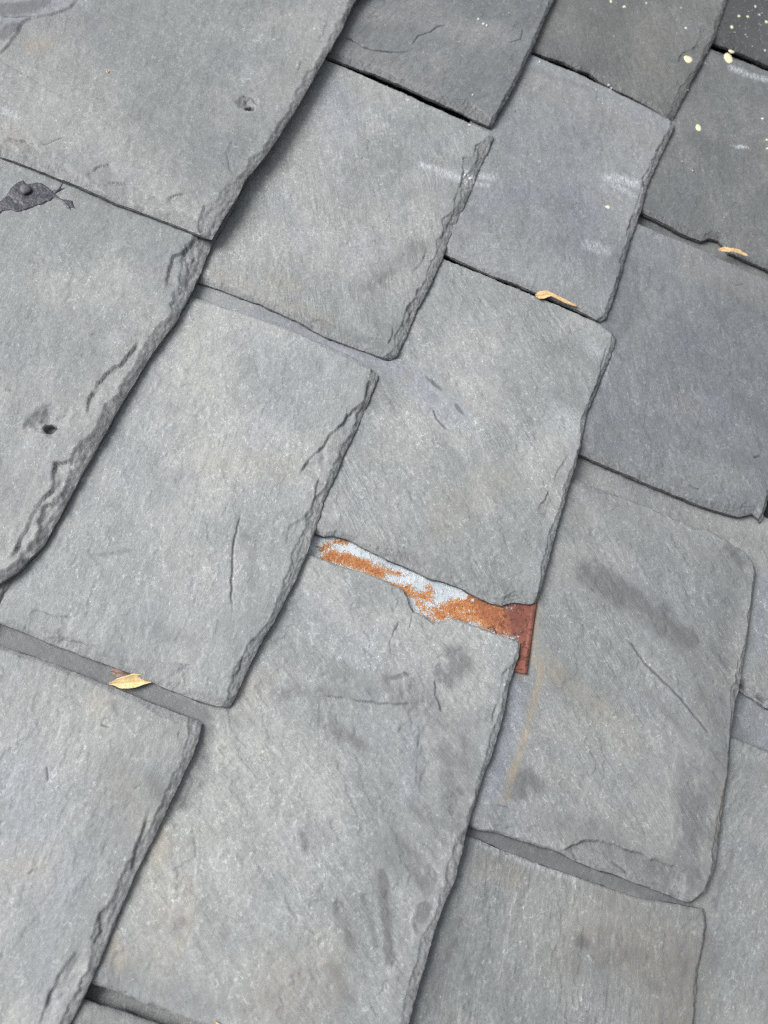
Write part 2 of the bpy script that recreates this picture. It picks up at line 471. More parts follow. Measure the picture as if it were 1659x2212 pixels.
    ring = np.concatenate([idx[0, :-1], idx[:-1, -1], idx[-1, :0:-1], idx[:0:-1, 0]])
    R0 = top[ring]; n = len(ring)
    tg = np.roll(R0[:, :2], -1, 0) - np.roll(R0[:, :2], 1, 0)
    tg /= np.maximum(np.hypot(*tg.T), 1e-9)[:, None]
    inn = np.stack([-tg[:, 1], tg[:, 0]], 1)
    zb = (R0[:, 1] + o[1] - tc) * KT
    al = np.concatenate([[0], np.cumsum(np.hypot(*(R0[1:, :2] - R0[:-1, :2]).T))])
    vs = [top]; prev = ring; base = len(top); K = 5
    for k in range(0, K + 1):
        f = k / K
        zz = R0[:, 2] * (1 - f) + np.minimum(zb, R0[:, 2] - .0006) * f
        off = .0010 * nz.fbm(al, al * 0 + .006 * k, .008, 3, .6) + .0006 * math.sin(k * 2.1) + .0003
        if k == K: off = off + .0006
        p = R0.copy(); p[:, :2] += inn * off[:, None]; p[:, 2] = zz
        cur = np.arange(base, base + n); base += n
        if k == 0: p = R0.copy()
        else: faces.append(np.stack([prev, np.roll(prev, -1), np.roll(cur, -1), cur], -1)[:, ::-1])
        vs.append(p); prev = cur
    Vv = np.concatenate(vs)
    me = mesh_from('roof_slate', Vv, np.concatenate(faces), mats=[M_SLATE], ngon=prev[::-1])
    nw = len(Vv) - len(top)
    for nm in ('raw', 'dark', 'tan', 'pale', 'blue'):
        f_ = fld[nm].ravel()
        wall = {'raw': 1.0, 'dark': .15}.get(nm, 0.0)
        fattr(me, nm, np.concatenate([f_, np.full(nw, wall)]))
    fattr(me, 'tone', np.full(len(Vv), tone)); fattr(me, 'grain', np.full(len(Vv), grain))
    tx = np.stack([Vv[:, 0] * ca + Vv[:, 1] * sa + seed * 1.37, -Vv[:, 0] * sa + Vv[:, 1] * ca + seed * .71, Vv[:, 2] * 3 + seed * .3], 1)
    at = me.attributes.new('tex', 'FLOAT_VECTOR', 'POINT'); at.data.foreach_set('vector', tx.astype(np.float32).ravel())
    ob = link('roof_slate', me, None, tuple(o))
    tag(ob, label, 'slate', 'slates of the roof')
    SL[key] = dict(o=ob, pl=pl, org=o, X=X, Y=Y, Z=Z)
    return ob

def on_slate(key, p):                              # local point on a slate's real surface under a pixel
    S = SL[key]; x, y, _ = px_roof(p, S['pl'])
    i = np.argmin((S['X'] - x) ** 2 + (S['Y'] - y) ** 2)
    return np.array([x, y, S['Z'].ravel()[i]]) - S['org']

# ------------------------------------------------------------------ roof deck under everything
def roof_deck():
    n = 9; V = []; F = []
    y0, y1 = -0.75, 1.05
    for i in range(n):                             # sarking boards with open joints
        a = y0 + (y1 - y0) * i / n; b = a + (y1 - y0) / n - .006
        k = len(V)
        for z in (-.0225, -.0025):
            V += [(-1.0, a, z), (1.3, a, z), (1.3, b, z), (-1.0, b, z)]
        F += [(k + 4, k + 5, k + 6, k + 7), (k, k + 3, k + 2, k + 1), (k, k + 1, k + 5, k + 4), (k + 1, k + 2, k + 6, k + 5), (k + 2, k + 3, k + 7, k + 6), (k + 3, k, k + 4, k + 7)]
    me = mesh_from('roof_deck', V, F, mats=[M_DECK], smooth=False)
    o = link('roof_deck', me); o['kind'] = 'structure'
roof_deck()

# ------------------------------------------------------------------ the slates, course by course down the slope
# pixel lines run along each slate's upper side, its tail, and its lower side
BIG = .0010
slate('A', 1, 'large thick slate in the top left corner with a shallow broken nail dent',
      [(430, -270), (840, -95)],
      [(840, -95), (765, 2), (738, 62), (705, 116), (650, 211), (592, 308), (556, 352), (530, 385), (512, 420), (457, 507)],
      [(-260, 228), (-60, 302), (0, 331), (55, 352), (145, 388), (250, 434), (360, 474), (443, 507), (457, 507)],
      dz=.0106, thick=.0062, seed=1, streak=20, tone=0.85, grain=0.14, head=2.6, step=.00115, vis=1.7,
      spall=dict(tail=(.005, .015, .85), low=(.004, .012, .7)),
      ledges=[([(174, -10), (152, 14), (117, 28), (67, 35), (42, 50), (39, 67), (21, 96), (-20, 130)], .0012, .2, .5),
              ([(127, 331), (88, 333), (74, 313), (53, 303), (0, 294), (-40, 285)], .0022, .015),
              ([(241, 352), (209, 363), (184, 382)], .0016, .008),
              ([(305, 409), (283, 402), (248, 393), (223, 397)], .0016, .009),
              ([(414, 416), (379, 423), (358, 434), (326, 420)], .0020, .011),
              ([(503, 300), (489, 330), (496, 365), (508, 380)], .0010, .02),
              ([(712, 30), (700, 75), (660, 110), (642, 160), (600, 190)], .0009, .012)],
      cracks=[([(88, 315), (115, 306), (142, 294)], .0007, .0005), ([(0, 36), (35, 37), (80, 33)], .0012, .0006),
              ([(5, 62), (42, 55), (50, 62)], .0008, .0006), ([(517, 206), (543, 211), (560, 232)], .0008, .0005), ([(528, 219), (543, 209)], .0006, .0005)],
      holes=[((534, 224), 30, .0042, 12, (539, 232))],
      marks=[('dark', [(0, 22), (90, 8)], 34, .95), ('dark', [(0, 76), (32, 60)], 30, .95), ('blue', [(0, 60), (60, 20), (110, 5)], 45, .9), ('tan', [(70, 95), (95, 90)], 37.8, .7), ('pale', [(12, 240), (32, 248)], 20.4, .75),
             ('tan', [(0, 285), (40, 300)], 40.5, .4)])
slate('B', 1, 'large thick slate at the left edge with an open nail hole and chipped edge',
      [(-200, 130), (240, 290), (530, 388)],
      [(530, 388), (505, 440), (462, 512), (415, 620), (378, 690), (330, 755), (268, 855), (220, 942), (150, 1062), (92, 1168), (35, 1232), (0, 1255), (-80, 1300)],
      [(-330, 1200), (-200, 1255), (-80, 1300)],
      dz=.0040, thick=.0092, seed=2, streak=15, tone=0.92, grain=0.12, head=2.0, step=.0011, vis=1.35,
      spall=dict(tail=(.006, .016, .85)),
      ledges=[([(436, 503), (390, 545), (372, 552), (361, 587), (352, 630)], .0030, .014),
              ([(301, 732), (262, 789), (244, 794), (209, 833), (191, 865), (188, 905)], .0030, .016),
              ([(165, 990), (140, 1000), (117, 1000), (115, 1056), (76, 1099), (58, 1140), (46, 1160), (20, 1212)], .0042, .022),
              ([(420, 545), (405, 580), (400, 620)], .0016, .008)],
      cracks=[([(192, 724), (212, 720)], .0005, .0004), ([(10, 842), (30, 845)], .0005, .0004)],
      holes=[((102, 908), 40, .0052, 14, (108, 925))],
      marks=[('dark', [(480, 470), (430, 560)], 20, .35), ('dark', [(160, 830), (175, 850)], 31.25, .3)])
slate('Z', 1, 'slate corner at the left edge, mostly hidden under the thick chipped slate',
      [(-360, 1060), (60, 1205)], [(60, 1205), (35, 1243), (0, 1300), (-60, 1400), (-120, 1500)], [(-420, 1380), (-120, 1500)],
      dz=-.0030, thick=.0045, seed=23, streak=10, tone=0.60, head=2.15)

slate('J', 2, 'dark slate at the top middle with curved cracks above a black gap',
      [(520, -185), (1270, 130 - 310)],
      [(1270, -180), (1215, -50), (1195, 2), (1150, 106), (1100, 208), (1064, 267)],
      [(700, 119), (745, 133), (800, 151), (880, 184), (950, 216), (1010, 243), (1055, 266), (1064, 267)],
      dz=.0040, thick=.0062, seed=3, blue=.3, streak=-10, tone=0.61,
      spall=dict(tail=(.004, .009, .8), low=(.007, .010, .8)),
      ledges=[([(892, 110), (854, 112), (808, 108), (784, 101), (762, 87), (732, 80)], .0012, .03, .2)],
      cracks=[([(732, 80), (762, 87), (784, 101), (808, 108), (854, 112), (895, 110)], .0012, .0006),
              ([(888, 99), (904, 76), (929, 69), (946, 57), (975, 52)], .0012, .0006), ([(1130, 60), (1125, 85), (1090, 95)], .0005, .0004)],
      marks=[('dark', [(780, 60), (900, 62)], 37.5, .3)])
slate('JJ', 2, 'slate end at the very top edge above the dark cracked slate',
      [(640, -560), (1430, -560)], [(1430, -560), (1290, -215)], [(640, -330), (835, -30 - 330), (1290, -215)], dz=.003, seed=24, tone=0.42, step=.003)
slate('C', 2, 'slate in the upper middle with a split layered edge and white scrape',
      [(640, 92), (700, 126), (800, 168), (950, 234), (1068, 290)],
      [(1068, 290), (1058, 318), (1040, 352), (1022, 402), (1000, 450), (980, 492), (950, 572), (928, 622), (905, 662), (893, 690), (880, 722), (858, 766), (848, 772)],
      [(420, 602), (470, 620), (560, 652), (640, 688), (700, 722), (770, 750), (830, 770), (848, 772)],
      dz=.0010, thick=.0058, seed=4, streak=28, tone=0.93, grain=0.42,
      spall=dict(tail=(.005, .009, .8), low=(.006, .008, .7)),
      ledges=[([(1056, 297), (1028, 315), (1023, 340), (1003, 342), (1000, 375), (996, 397), (982, 432), (980, 460), (957, 506), (945, 530)], .0020, .03),
              ([(922, 531), (908, 566), (886, 587)], .0018, .008), ([(906, 620), (890, 652), (876, 674)], .0018, .01),
              ([(892, 664), (880, 688), (864, 697)], .0016, .008), ([(849, 692), (847, 723), (838, 745)], .0016, .02),
              ([(560, 652), (520, 640), (470, 612), (440, 606)], .0010, .006), ([(734, 709), (692, 691), (667, 695)], .0014, .008), ([(837, 734), (798, 730), (762, 741)], .0012, .008)],
      marks=[('dark', [(480, 620), (650, 690), (830, 750)], 36, .3), ('dark', [(840, 730), (920, 600), (1040, 320)], 40, .25), ('pale', [(912, 356), (940, 364)], 15.3, .95), ('pale', [(955, 374), (1005, 387)], 20.4, .85), ('blue', [(700, 180), (760, 260)], 90, .6), ('blue', [(600, 420), (660, 520)], 60, .35),
             ('dark', [(800, 620), (870, 560), (900, 530)], 56.25, .42), ('dark', [(880, 420), (965, 400)], 45, .30), ('tan', [(590, 605), (640, 620)], 32.4, .55), ('tan', [(470, 590), (560, 635), (700, 690)], 35.1, .35),
             ('pale', [(1010, 372), (1022, 384)], 13.6, .9)])
slate('D', 2, 'broad slate left of the rusty metal with a long split ledge down its tail',
      [(395, 632), (480, 660), (640, 715), (760, 768), (820, 806)],
      [(820, 806), (812, 830), (800, 860), (770, 930), (740, 990), (718, 1042), (700, 1080), (683, 1140), (660, 1205), (640, 1250), (590, 1342), (560, 1395), (540, 1432), (510, 1500), (496, 1527)],
      [(0, 1346), (100, 1386), (180, 1416), (250, 1442), (330, 1474), (400, 1502), (470, 1525), (496, 1527)],
      dz=.0008, thick=.0056, seed=5, streak=10, tone=1.06, grain=0.14,
      spall=dict(tail=(.004, .010, .8), low=(.004, .010, .6), up=(.001, .003, .25)),
      ledges=[([(803, 860), (762, 886), (738, 918), (709, 939), (699, 961), (672, 989), (642, 1028)], .0030, .03),
              ([(801, 815), (791, 847), (780, 880), (765, 905)], .0014, .008), ([(690, 1028), (674, 1095), (650, 1125)], .0016, .02),
              ([(667, 1104), (653, 1121), (622, 1138), (617, 1178)], .0020, .012), ([(755, 868), (748, 905), (740, 925)], .0008, .01),
              ([(159, 1335), (120, 1333), (67, 1315)], .0012, .02), ([(227, 1402), (177, 1390), (106, 1379)], .0010, .008),
              ([(425, 1436), (354, 1431), (283, 1427), (227, 1413)], .0012, .016), ([(524, 1414), (513, 1450), (494, 1468)], .0014, .012), ([(440, 1452), (400, 1440), (360, 1460)], .0008, .01)],
      cracks=[([(522, 1104), (506, 1167), (501, 1230), (499, 1280), (503, 1335)], .0009, .0006)],
      marks=[('dark', [(480, 1500), (600, 1300), (720, 1000), (800, 830)], 40, .25), ('dark', [(20, 1330), (200, 1400), (460, 1500)], 34, .28), ('dark', [(540, 1160), (545, 1260)], 27.5, .38), ('dark', [(300, 1355), (420, 1390), (500, 1330)], 45, .28), ('dark', [(55, 1360), (150, 1370)], 25, .35), ('dark', [(200, 1200), (280, 1190)], 11.25, .4),
             ('dark', [(130, 1180), (280, 880)], 27.5, .22), ('tan', [(450, 1000), (620, 1010)], 60.75, .28)])
slate('E', 2, 'slate in the lower left corner with worn soft edges and fine dark scratches',
      [(-120, 1352), (0, 1394), (100, 1428), (240, 1482), (340, 1524), (436, 1560)],
      [(436, 1560), (428, 1600), (412, 1640), (390, 1690), (365, 1742), (340, 1792), (315, 1840), (290, 1892), (258, 1965), (232, 2030), (190, 2130), (152, 2212), (95, 2330)],
      [(-300, 2190), (95, 2330)],
      dz=.0004, thick=.0056, seed=6, streak=5, tone=0.97, grain=0.12,
      spall=dict(tail=(.006, .012, .85), up=(.002, .004, .4)),
      ledges=[([(322, 1735), (312, 1784), (297, 1823), (287, 1855), (280, 1890)], .0022, .018), ([(258, 1895), (244, 1925), (239, 1957)], .0010, .01),
              ([(218, 1960), (214, 2014), (200, 2042)], .0018, .014), ([(170, 2045), (138, 2088), (106, 2148), (80, 2225)], .0030, .024), ([(395, 1560), (385, 1590), (392, 1630)], .0008, .014)],
      cracks=[([(102, 1655), (104, 1690)], .0006, .0004), ([(62, 1890), (74, 1876)], .0006, .0004), ([(290, 1704), (310, 1690)], .0006, .0004), ([(216, 1566), (240, 1572)], .0006, .0004)],
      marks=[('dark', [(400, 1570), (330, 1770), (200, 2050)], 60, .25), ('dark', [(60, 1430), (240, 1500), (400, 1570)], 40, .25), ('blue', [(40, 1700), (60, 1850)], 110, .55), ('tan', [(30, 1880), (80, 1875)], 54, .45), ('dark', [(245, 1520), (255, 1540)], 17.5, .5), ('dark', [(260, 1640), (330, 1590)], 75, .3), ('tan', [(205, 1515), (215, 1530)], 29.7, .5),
             ('dark', [(330, 1680), (350, 1740)], 32.5, .42), ('dark', [(230, 1780), (270, 1820)], 50, .25), ('tan', [(260, 1700), (300, 1760)], 54, .3)])

slate('M', 3, 'brownish dark slate at the top right with one big round cream paint drop',
      [(880, -330), (1660, -60 - 130)], [(1660, -190), (1610, -80), (1573, 0), (1545, 82), (1520, 130), (1500, 165), (1478, 212), (1455, 256)],
      [(1150, 107), (1180, 118), (1215, 128), (1250, 146), (1275, 152), (1300, 172), (1335, 190), (1370, 208), (1410, 230), (1440, 250), (1455, 256)],
      dz=.0022, thick=.0060, seed=7, streak=25, tone=0.48, grain=0.42, sidejag=.0012,
      spall=dict(tail=(.004, .008, .7), low=(.004, .008, .7)),
      ledges=[([(1514, 53), (1512, 78), (1502, 103), (1472, 117), (1461, 142)], .0018, .02), ([(1466, 172), (1462, 186), (1448, 190)], .0008, .01), ([(1285, 148), (1260, 142), (1238, 141)], .0008, .008)],
      marks=[('tan', [(1300, 30), (1500, 200)], 216, .16)])
slate('N', 3, 'bluish dark slate in the upper right with a wide chalky white scrape near its tail',
      [(1080, 92), (1160, 122), (1300, 182), (1400, 232), (1462, 263)],
      [(1462, 263), (1452, 288), (1440, 312), (1420, 356), (1400, 402), (1386, 460), (1366, 512), (1350, 562), (1338, 610), (1328, 645), (1312, 682), (1302, 690)],
      [(960, 545), (1000, 564), (1060, 590), (1120, 612), (1190, 642), (1250, 668), (1290, 688), (1302, 690)],
      dz=.0024, thick=.0060, seed=8, head=1.07, blue=.45, streak=20, tone=0.77, grain=0.18,
      spall=dict(tail=(.003, .006, .7), low=(.005, .006, .6)),
      ledges=[([(1452, 268), (1443, 283), (1422, 319), (1404, 358), (1390, 382), (1383, 418), (1369, 460), (1348, 524)], .0018, .03, .4), ([(1412, 391), (1396, 398), (1388, 392)], .001, .01)],
      cracks=[([(1113, 240), (1116, 243)], .001, .0009)],
      marks=[('blue', [(1060, 420), (1250, 420), (1260, 560)], 110, .85), ('pale', [(1312, 382), (1345, 388), (1368, 397)], 23.8, 1.0), ('pale', [(1330, 400), (1362, 420)], 15.3, .75), ('pale', [(1032, 379), (1060, 384)], 17, .8), ('pale', [(1030, 396), (1050, 400)], 13.6, .55), ('pale', [(1276, 532), (1305, 538)], 27.2, .5),
             ('tan', [(1160, 180), (1400, 300)], 67.5, .3), ('dark', [(1150, 150), (1290, 200)], 22.5, .3)])
slate('F', 3, 'slate with diagonal ripples just above the strip of rusty metal',
      [(900, 533), (960, 558), (1060, 600), (1190, 652), (1300, 700), (1334, 724)],
      [(1334, 724), (1322, 762), (1306, 800), (1290, 845), (1270, 892), (1262, 930), (1256, 970), (1246, 1006), (1222, 1080), (1205, 1140), (1190, 1192), (1172, 1260), (1162, 1300)],
      [(680, 1150), (700, 1158), (720, 1156), (762, 1168), (805, 1192), (840, 1210), (880, 1224), (912, 1238), (935, 1248), (960, 1254), (1000, 1272), (1030, 1288), (1062, 1303), (1085, 1308), (1108, 1301), (1135, 1304), (1162, 1300)],
      dz=.0013, thick=.0056, seed=9, streak=47, tone=0.99, grain=0.50, sidejag=.0010,
      spall=dict(tail=(.003, .007, .7), low=(.004, .010, .75)), und=1.15,
      ledges=[([(1315, 735), (1304, 770), (1288, 830), (1272, 870)], .0012, .02, .3), ([(1188, 1056), (1178, 1081), (1156, 1106)], .0014, .014), ([(1230, 980), (1205, 1020), (1196, 1040)], .0010, .012)],
      cracks=[([(936, 883), (943, 907), (969, 932)], .0007, .0007), ([(905, 800), (960, 850), (1010, 905)], .0003, .0016), ([(1150, 760), (1190, 805), (1230, 840)], .0003, .0014)],
      marks=[('blue', [(560, 690), (690, 740), (860, 800)], 44, .9), ('blue', [(900, 820), (980, 900)], 60, .75), ('dark', [(1120, 1180), (1230, 1000), (1290, 800)], 50, .25), ('dark', [(700, 1140), (900, 1210), (1130, 1280)], 36, .3), ('dark', [(1200, 850), (1240, 880)], 50, .3), ('dark', [(1180, 740), (1250, 760)], 50, .3), ('pale', [(1280, 748), (1288, 760)], 27.2, .5), ('pale', [(1210, 900), (1250, 930)], 51, .35), ('tan', [(960, 1120), (1080, 1040)], 81, .3), ('tan', [(875, 820), (880, 822)], 10.8, .7), ('tan', [(1004, 871), (1006, 873)], 8.1, .8),
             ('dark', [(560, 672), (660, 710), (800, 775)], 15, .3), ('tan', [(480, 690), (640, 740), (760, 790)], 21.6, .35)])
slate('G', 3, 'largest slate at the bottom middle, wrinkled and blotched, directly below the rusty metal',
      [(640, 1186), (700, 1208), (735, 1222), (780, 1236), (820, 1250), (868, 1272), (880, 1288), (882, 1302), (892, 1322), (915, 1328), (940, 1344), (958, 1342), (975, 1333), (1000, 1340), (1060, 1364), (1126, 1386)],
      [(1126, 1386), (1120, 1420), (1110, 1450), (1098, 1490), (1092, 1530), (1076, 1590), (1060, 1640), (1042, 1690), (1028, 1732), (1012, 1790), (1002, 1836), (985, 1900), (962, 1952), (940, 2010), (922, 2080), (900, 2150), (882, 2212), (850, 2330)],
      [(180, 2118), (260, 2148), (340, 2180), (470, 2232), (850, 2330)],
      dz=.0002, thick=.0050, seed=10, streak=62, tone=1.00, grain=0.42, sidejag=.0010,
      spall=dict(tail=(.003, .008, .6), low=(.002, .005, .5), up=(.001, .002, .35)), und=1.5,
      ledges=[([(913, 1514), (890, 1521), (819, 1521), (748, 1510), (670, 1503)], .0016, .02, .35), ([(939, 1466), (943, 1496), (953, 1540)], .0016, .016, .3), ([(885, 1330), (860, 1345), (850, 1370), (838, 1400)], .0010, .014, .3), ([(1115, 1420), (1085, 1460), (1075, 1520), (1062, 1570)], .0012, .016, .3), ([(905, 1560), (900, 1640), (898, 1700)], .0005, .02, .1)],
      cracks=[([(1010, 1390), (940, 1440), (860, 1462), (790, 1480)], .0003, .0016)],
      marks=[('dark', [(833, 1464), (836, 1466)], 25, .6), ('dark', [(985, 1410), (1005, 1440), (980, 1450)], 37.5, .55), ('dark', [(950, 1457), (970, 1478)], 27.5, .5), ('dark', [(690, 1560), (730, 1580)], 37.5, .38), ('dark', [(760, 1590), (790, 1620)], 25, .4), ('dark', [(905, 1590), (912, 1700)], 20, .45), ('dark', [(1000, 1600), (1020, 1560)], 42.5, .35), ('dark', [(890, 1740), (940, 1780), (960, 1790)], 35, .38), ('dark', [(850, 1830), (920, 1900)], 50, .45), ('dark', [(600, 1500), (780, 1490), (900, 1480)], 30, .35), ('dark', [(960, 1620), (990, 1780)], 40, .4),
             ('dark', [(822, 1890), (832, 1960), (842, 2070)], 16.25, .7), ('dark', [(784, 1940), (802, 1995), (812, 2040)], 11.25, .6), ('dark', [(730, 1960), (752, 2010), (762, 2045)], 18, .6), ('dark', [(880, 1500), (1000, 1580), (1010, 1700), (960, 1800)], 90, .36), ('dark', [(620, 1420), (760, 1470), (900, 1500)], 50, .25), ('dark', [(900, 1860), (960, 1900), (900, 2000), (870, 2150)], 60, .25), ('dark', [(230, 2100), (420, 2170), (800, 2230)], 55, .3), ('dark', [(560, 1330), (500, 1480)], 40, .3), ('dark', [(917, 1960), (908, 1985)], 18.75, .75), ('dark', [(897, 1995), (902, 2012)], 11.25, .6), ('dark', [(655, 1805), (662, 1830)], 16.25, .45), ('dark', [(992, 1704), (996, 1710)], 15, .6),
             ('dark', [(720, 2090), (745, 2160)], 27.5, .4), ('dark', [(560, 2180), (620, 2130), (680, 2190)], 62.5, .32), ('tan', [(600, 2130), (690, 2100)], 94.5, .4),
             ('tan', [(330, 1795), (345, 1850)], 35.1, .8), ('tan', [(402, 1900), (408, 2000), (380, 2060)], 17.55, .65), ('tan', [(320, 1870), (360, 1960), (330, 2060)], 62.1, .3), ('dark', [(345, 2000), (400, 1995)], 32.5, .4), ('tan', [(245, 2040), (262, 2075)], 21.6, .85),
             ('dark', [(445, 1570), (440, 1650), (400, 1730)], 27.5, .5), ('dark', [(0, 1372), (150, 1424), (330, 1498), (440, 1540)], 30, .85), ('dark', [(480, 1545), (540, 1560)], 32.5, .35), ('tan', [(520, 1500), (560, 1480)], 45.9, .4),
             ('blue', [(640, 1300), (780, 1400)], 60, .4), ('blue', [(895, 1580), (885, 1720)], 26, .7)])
slate('GG', 3, 'thin dark slate corner at the bottom edge below the large blotched slate',
      [(150, 2148), (195, 2166), (260, 2184), (380, 2226), (820, 2390)], [(820, 2390), (760, 2560)], [(0, 2420), (760, 2560)], dz=.0002, seed=25, streak=20, tone=0.74, step=.0015,
      marks=[('dark', [(185, 2150), (320, 2200)], 17.5, .4)])

slate('P', 4, 'darkest slate in the top right corner speckled with white and cream paint',
      [(1300, -330), (1990, -50)], [(1990, -50), (1880, 205)], [(1540, 88), (1585, 104), (1659, 138), (1880, 205)], dz=.0036, seed=11, streak=18, tone=0.27, spall=dict(low=(.004, .008, .6)))
slate('Q', 4, 'dark slate at the right edge with cream paint drops and a notched lower side',
      [(1490, 82), (1545, 106), (1659, 152), (1870, 230)], [(1870, 230), (1720, 610)],
      [(1394, 459), (1443, 483), (1489, 507), (1518, 518), (1535, 512), (1557, 516), (1567, 528), (1578, 542), (1603, 553), (1659, 578), (1720, 610)],
      dz=.0022, seed=12, head=1.07, streak=10, tone=0.55, sidejag=.0009, spall=dict(low=(.004, .008, .7)),
      ledges=[([(1650, 612), (1620, 590), (1600, 560)], .0008, .02, .2)], cracks=[([(1595, 568), (1620, 563), (1645, 565)], .0008, .0005)],
      marks=[('pale', [(1580, 148), (1625, 165), (1680, 180)], 18.7, .85), ('pale', [(1590, 318), (1610, 318)], 10.2, 1.0), ('dark', [(1545, 115), (1659, 150)], 12.5, .5)])
slate('R', 4, 'purple grey slate at the right edge with a split running to its lower side',
      [(1330, 455), (1385, 484), (1480, 522), (1590, 572), (1659, 604), (1760, 645)], [(1760, 645), (1735, 720), (1700, 900), (1668, 1060), (1650, 1125)],
      [(1254, 980), (1319, 1008), (1390, 1039), (1461, 1068), (1532, 1096), (1581, 1110), (1602, 1114), (1631, 1108), (1650, 1125)],
      dz=.0022, seed=13, head=1.07, blue=.5, streak=25, tone=0.65, grain=0.30, spall=dict(low=(.004, .007, .6)),
      ledges=[([(1546, 1077), (1525, 1060), (1493, 1051), (1457, 1021), (1433, 989), (1390, 971)], .0016, .025, .35), ([(1640, 1085), (1615, 1080), (1600, 1100)], .0010, .01)],
      cracks=[([(1627, 989), (1645, 986), (1665, 982)], .0014, .0008), ([(1585, 618), (1610, 612)], .0006, .0005)],
      marks=[('blue', [(1480, 720), (1560, 900)], 110, .9), ('tan', [(1500, 570), (1659, 640)], 67.5, .3), ('dark', [(1560, 620), (1659, 700)], 50, .3), ('pale', [(1326, 745), (1300, 840)], 6.8, .6), ('dark', [(1600, 860), (1659, 930)], 50, .3), ('dark', [(1560, 990), (1659, 1000)], 50, .25), ('blue', [(1300, 950), (1340, 760)], 24, .8)])
slate('S', 4, 'large slate right of the rusty metal with a diagonal crack and tan stains',
      [(1190, 1005), (1238, 1028), (1270, 1042), (1319, 1063), (1390, 1088), (1443, 1113), (1496, 1135), (1532, 1142), (1574, 1167), (1613, 1191), (1636, 1224)],
      [(1636, 1224), (1632, 1260), (1628, 1300), (1618, 1380), (1606, 1440), (1600, 1490), (1590, 1540), (1580, 1600), (1574, 1674), (1564, 1731), (1556, 1819), (1549, 1872), (1528, 1925), (1502, 1948)],
      [(1005, 1776), (1030, 1790), (1071, 1799), (1135, 1817), (1175, 1832), (1209, 1841), (1245, 1860), (1319, 1886), (1397, 1915), (1461, 1940), (1482, 1948), (1502, 1948)],
      dz=.0002, thick=.0052, seed=14, streak=50, tone=0.84, grain=0.45, sidejag=.0009,
      spall=dict(tail=(.003, .008, .6), low=(.002, .005, .5), up=(.001, .004, .5)), und=1.2,
      ledges=[([(1490, 1888), (1457, 1869), (1408, 1855), (1355, 1833), (1305, 1816), (1277, 1813), (1241, 1823), (1205, 1842)], .0024, .10, .8), ([(1205, 1806), (1170, 1788), (1130, 1790), (1060, 1780)], .0008, .010, .3), ([(1124, 1765), (1095, 1745), (1071, 1738), (1040, 1730)], .0010, .02, .3), ([(1640, 1240), (1612, 1200), (1560, 1180), (1500, 1150)], .0008, .01, .2)],
      cracks=[([(1323, 1354), (1365, 1393), (1390, 1432), (1426, 1467), (1471, 1510), (1528, 1581), (1578, 1627)], .0008, .0008), ([(1240, 1230), (1300, 1300), (1330, 1360)], .0003, .0012), ([(1320, 1860), (1345, 1875), (1365, 1895)], .0004, .0005)],
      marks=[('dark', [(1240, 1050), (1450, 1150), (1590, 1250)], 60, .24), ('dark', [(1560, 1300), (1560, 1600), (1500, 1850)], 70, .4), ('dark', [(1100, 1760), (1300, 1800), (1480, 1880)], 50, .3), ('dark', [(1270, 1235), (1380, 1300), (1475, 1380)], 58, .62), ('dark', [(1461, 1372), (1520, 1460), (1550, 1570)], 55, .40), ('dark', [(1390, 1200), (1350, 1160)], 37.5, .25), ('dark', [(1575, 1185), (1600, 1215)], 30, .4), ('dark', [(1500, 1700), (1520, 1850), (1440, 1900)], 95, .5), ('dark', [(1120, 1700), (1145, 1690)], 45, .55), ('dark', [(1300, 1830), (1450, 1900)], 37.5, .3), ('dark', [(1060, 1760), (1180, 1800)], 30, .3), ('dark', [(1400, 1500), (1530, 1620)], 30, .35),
             ('blue', [(1120, 1480), (1090, 1620), (1060, 1700)], 40, 1.0), ('tan', [(1171, 1429), (1160, 1489), (1142, 1556), (1125, 1620), (1107, 1670), (1092, 1724)], 11, 1.4), ('tan', [(1160, 1300), (1150, 1400), (1145, 1440)], 15, 1.3), ('tan', [(1165, 1425), (1230, 1480), (1300, 1530)], 35.1, .6), ('tan', [(1176, 1215), (1172, 1245)], 9.45, .9), ('tan', [(1118, 1458), (1145, 1456)], 9.45, .9), ('tan', [(1300, 1530), (1360, 1600)], 40.5, .35), ('tan', [(1566, 1700), (1555, 1800)], 21.6, .5), ('dark', [(1566, 1620), (1566, 1660)], 17.5, .5), ('dark', [(1420, 1100), (1280, 1050)], 17.5, .25)])
